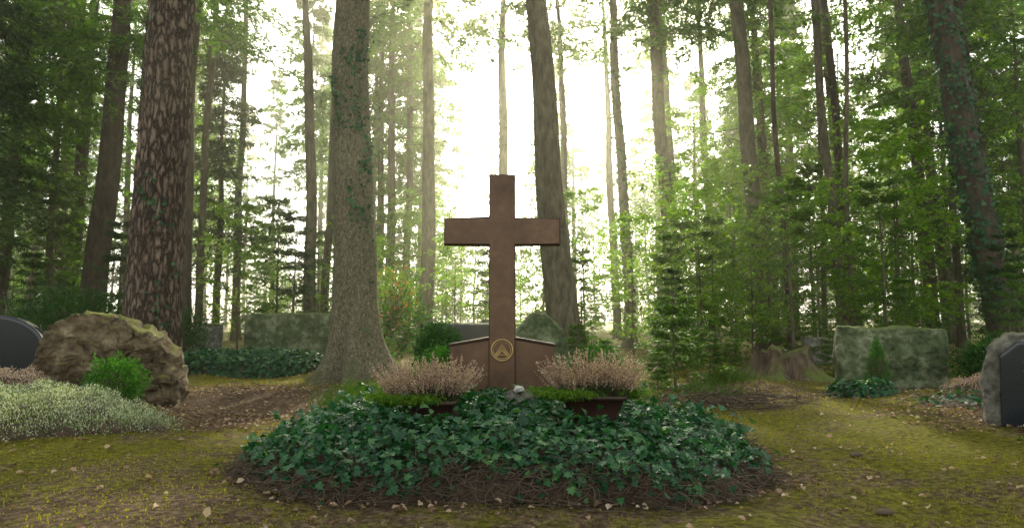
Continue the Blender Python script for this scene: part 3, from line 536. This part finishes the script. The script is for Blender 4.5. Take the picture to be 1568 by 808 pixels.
# ------------------------------------------------------------------ secondary beds
def bedobj(name,args,n,size,leafmat_,kind='ivy'):
    e=empty(name);V,F=mound(*args);mb=MB();mb.add(V,F,0,True);mb.obj('soil',[M['soil']],e);mb=MB()
    if kind=='ivy': ivy_leaves(mb,V,F,n,size,0,lift=.07)
    else:
        P,Nn=sample(V,F,n);Nn*=np.sign(Nn[:,2:3]+.001);cl=np.sin(P[:,0:1]*13+1)*np.sin(P[:,1:2]*12)*.045+np.sin(P[:,0:1]*29)*np.sin(P[:,1:2]*27)*.03
        P=P+Nn*(rng.random((n,1))*.10+cl);V2,F2=stamp(KITE,KF,P,nrm(Nn+rv(n)*.8+[0,0,.3]),rv(n),size*rng.uniform(.6,1.4,n),size*.4);mb.add(V2,F2,0)
    mb.obj('foliage',[leafmat_],e)
bedobj('ivy_bed',(-5.2,13.6,1.55,1.2,.28,2.5),6200,.08,M['ivy'])
bedobj('white_heath_bed',(-4.9,6.15,1.75,.62,.12,2.6),42000,.022,M['heath_w'],'h')
bedobj('heather_bed',(-5.5,7.15,.62,.28,.2,2.4),9000,.022,M['heather'],'h')
bedobj('heather_bed',(6.1,8.5,.7,.16,.12,2.4),6000,.024,M['heather'],'h')
bedobj('ivy_bed',(4.4,8.75,.38,.3,.10,2.2),800,.065,M['ivy'])
bedobj('ivy_bed',(5.6,7.5,1.2,.5,.06,2.2),500,.055,M['ivy'])
bedobj('ivy_bed',(4.5,5.55,.3,.2,.1,2.2),260,.06,M['ivy'])
# ------------------------------------------------------------------ ground scatter
mb=MB()
def scat(n,x0,x1,y0,y1,pw=1): 
    y=y0+(y1-y0)*rng.random(n)**pw;x=rng.uniform(x0,x1,n);return x,y
def inbed(x,y,s=1): return (np.abs((x+.02)/(1.72*s))**3.2+np.abs((y-5.15)/(1.27*s))**3.2)<1
xs=[];ys=[]
for n,a in((5600,(-9,9,2.6,14,1.3)),(5200,(-5.5,-1.4,6.3,11)),(2800,(3.6,7.4,6,9)),(1300,(1,4,8,11)),(7000,(-14,14,11,24))):
    x,y=scat(n,*a);xs.append(x);ys.append(y)
x=np.concatenate(xs);y=np.concatenate(ys);cl=np.sin(x*1.3+y*.7)*np.sin(y*1.9-x*.4)
k=(~inbed(x,y))&(rng.random(len(x))<.55+.45*cl);x=x[k];y=y[k]
xe,ye=scat(2600,-2.3,2.3,3.4,6.8);k=(~inbed(xe,ye))&inbed(xe,ye,1.13);x=np.concatenate([x,xe[k]]);y=np.concatenate([y,ye[k]]);n=len(x)
P=np.stack([x,y,gh(x,y)+.012],-1);s=rng.uniform(.018,.052,n)*np.where(y>12,1.5,1)
V,F=stamp(FOLD*[1,1,2.2],FF_,P,rv(n)*[1,1,.25],nrm(np.array([0,0,1.])+rng.normal(size=(n,3))*.35),s,s*.8);mb.add(V,F,0)
mb.obj('fallen_leaves',[M['litter']])
mb=MB();x,y=scat(140000,-8,8,2.6,13,1.7);mk=np.sin(x*.9+1)*np.sin(y*1.1+x*.3)+.4*np.sin(x*3.1+y*2)+.3*np.sin(x*7-y*6)
k=(~inbed(x,y))&(np.abs(x)<.85*y+.5)&(mk>-.3+.9*rng.random(len(x))-.45)&(np.hypot(x+3.4,y-8.6)>1.2+1.2*rng.random(len(x)));x=x[k];y=y[k];n=len(x)
P=np.stack([x,y,gh(x,y)-.002],-1);V,F=stamp(KITE,KF,P,nrm(np.array([0,0,1.])+rng.normal(size=(n,3))*.8),rv(n),rng.uniform(.008,.018,n)*(1+y*.06),.006*(1+y*.08));mb.add(V,F,0)
mb.obj('moss',[M['moss']])
mb=MB()
for cx,cy,n,hh in((-1.75,7.9,700,.3),(-1.5,8.6,500,.26),(-2.1,9.6,300,.2),(2.6,8.9,300,.22),(1.1,7.6,260,.2),(-1.2,7.2,260,.2),(3.4,10.8,300,.25)):
    b0=np.stack([cx+rng.normal(size=n)*.22,cy+rng.normal(size=n)*.2,np.zeros(n)],-1);b0[:,2]=gh(b0[:,0],b0[:,1]);L_=rng.uniform(.5,1.1,(n,1))*hh
    d=nrm(rng.normal(size=(n,3))*.35+[0,0,1]);p1=b0+d*L_*.6;p2=p1+nrm(d+rng.normal(size=(n,3))*.5)*L_*.5
    poly_sticks(mb,np.stack([b0,p1,p2],1),np.repeat([[.003,.0025,.0006]],n,0),0)
mb.obj('grass_clumps',[M['blade']])
def brush(name,cx,cy,rx,ry,n,l0,r,mat='twig',h=.12):
    mb=MB();b0=np.stack([cx+rng.normal(size=n)*rx,cy+rng.normal(size=n)*ry,rng.uniform(.01,h,n)],-1);b0[:,2]+=gh(b0[:,0],b0[:,1])
    d=nrm(rng.normal(size=(n,3))*[1,.7,.16]);l=rng.uniform(.4,1,(n,1))*l0;pts=[b0]
    for q in range(4):
        d=nrm(d+rng.normal(size=(n,3))*[.25,.25,.1]);p=pts[-1]+d*l/4;p[:,2]=np.maximum(p[:,2],gh(p[:,0],p[:,1])+.006);pts.append(p)
    poly_sticks(mb,np.stack(pts,1),np.repeat([[1,.9,.7,.5,.25]],n,0)*r*rng.uniform(.5,1.4,(n,1)),0);mb.obj(name,[M[mat]])
brush('brushwood_pile',2.55,8.1,.42,.3,260,.5,.006)
brush('fallen_twigs',0,5,3,2.2,0+34,.22,.004,h=.01)
brush('fallen_twigs',.42,3.75,.12,.08,5,.3,.005,h=.01)
brush('fallen_twigs',-3.4,9.0,.8,.5,60,.4,.006)
brush('fallen_twigs',5.6,7.6,.9,.4,120,.3,.004,h=.05)
for (x,y,a) in((2.45,4.95,.2),(2.0,3.75,0.05)):
    t=np.linspace(0,1,16);r=.016*np.sin(np.pi*np.clip(t*.96+.04,0,1))**.6+.001
    aa=np.arange(14)*2*math.pi/14;RR=r[:,None]*(1+.16*np.sin(aa*5)[None]*np.cos(t*60)[:,None])
    ptsx=np.stack([x+(t-.5)*.11*math.cos(a),y+(t-.5)*.11*math.sin(a),np.full(16,float(gh(x,y))+.02)],-1)
    mb=MB();V,F=tube(ptsx,RR,14);mb.add(V,F,0,True);mb.obj('spruce_cone',[M['twig']])
# ------------------------------------------------------------------ mist (real volume), sun, sky, camera
mb=MB();x0,x1,y0,y1,z0,z1=-60,60,6.9,85,-1,26
V=np.array([[x0,y0,z0],[x1,y0,z0],[x1,y1,z0],[x0,y1,z0],[x0,y0,z1],[x1,y0,z1],[x1,y1,z1],[x0,y1,z1]],float)
mb.add(V,np.array([[0,3,2,1],[4,5,6,7],[0,1,5,4],[1,2,6,5],[2,3,7,6],[3,0,4,7]]),0)
m,nt,out=newmat('mist');vs=nt.nodes.new('ShaderNodeVolumeScatter');vs.inputs['Density'].default_value=.0055;vs.inputs['Anisotropy'].default_value=.82;vs.inputs['Color'].default_value=(1,.98,.70,1)
nt.links.new(vs.outputs[0],out.inputs['Volume']);mb.obj('morning_mist',[m])
EL=math.radians(31);AZ=math.radians(3)
sv=Vector((math.sin(AZ)*math.cos(EL),math.cos(AZ)*math.cos(EL),math.sin(EL)))
sd=bpy.data.lights.new('sun','SUN');sd.energy=10;sd.angle=math.radians(1.0);sd.color=(1,.92,.68)
so=bpy.data.objects.new('sun',sd);COL.objects.link(so);so.rotation_euler=sv.to_track_quat('Z','Y').to_euler();so.location=sv*50
w=bpy.data.worlds.new('World');scene.world=w;w.use_nodes=True;nt=w.node_tree;bg=nt.nodes['Background']
sk=nt.nodes.new('ShaderNodeTexSky');sk.sky_type='NISHITA';sk.sun_disc=False;sk.sun_elevation=EL;sk.sun_rotation=AZ;sk.air_density=1;sk.dust_density=3;sk.ozone_density=1
hs=nt.nodes.new('ShaderNodeHueSaturation');hs.inputs['Saturation'].default_value=.4
mu=nt.nodes.new('ShaderNodeMix');mu.data_type='RGBA';mu.blend_type='MULTIPLY';mu.inputs[0].default_value=1;mu.inputs[7].default_value=(1,.98,.84,1)
nt.links.new(sk.outputs[0],hs.inputs['Color']);nt.links.new(hs.outputs[0],mu.inputs[6]);nt.links.new(mu.outputs[2],bg.inputs[0]);bg.inputs[1].default_value=.47
cd=bpy.data.cameras.new('camera');cd.lens=24;cd.sensor_width=36;cd.clip_end=2000;cd.clip_start=.05
cd.dof.use_dof=True;cd.dof.focus_distance=6;cd.dof.aperture_fstop=3.5
co=bpy.data.objects.new('camera',cd);COL.objects.link(co);co.location=(0,0,1.0);co.rotation_euler=(math.radians(90+4.7),0,0);scene.camera=co
scene.view_settings.view_transform='Standard';scene.view_settings.look='None';scene.view_settings.exposure=0
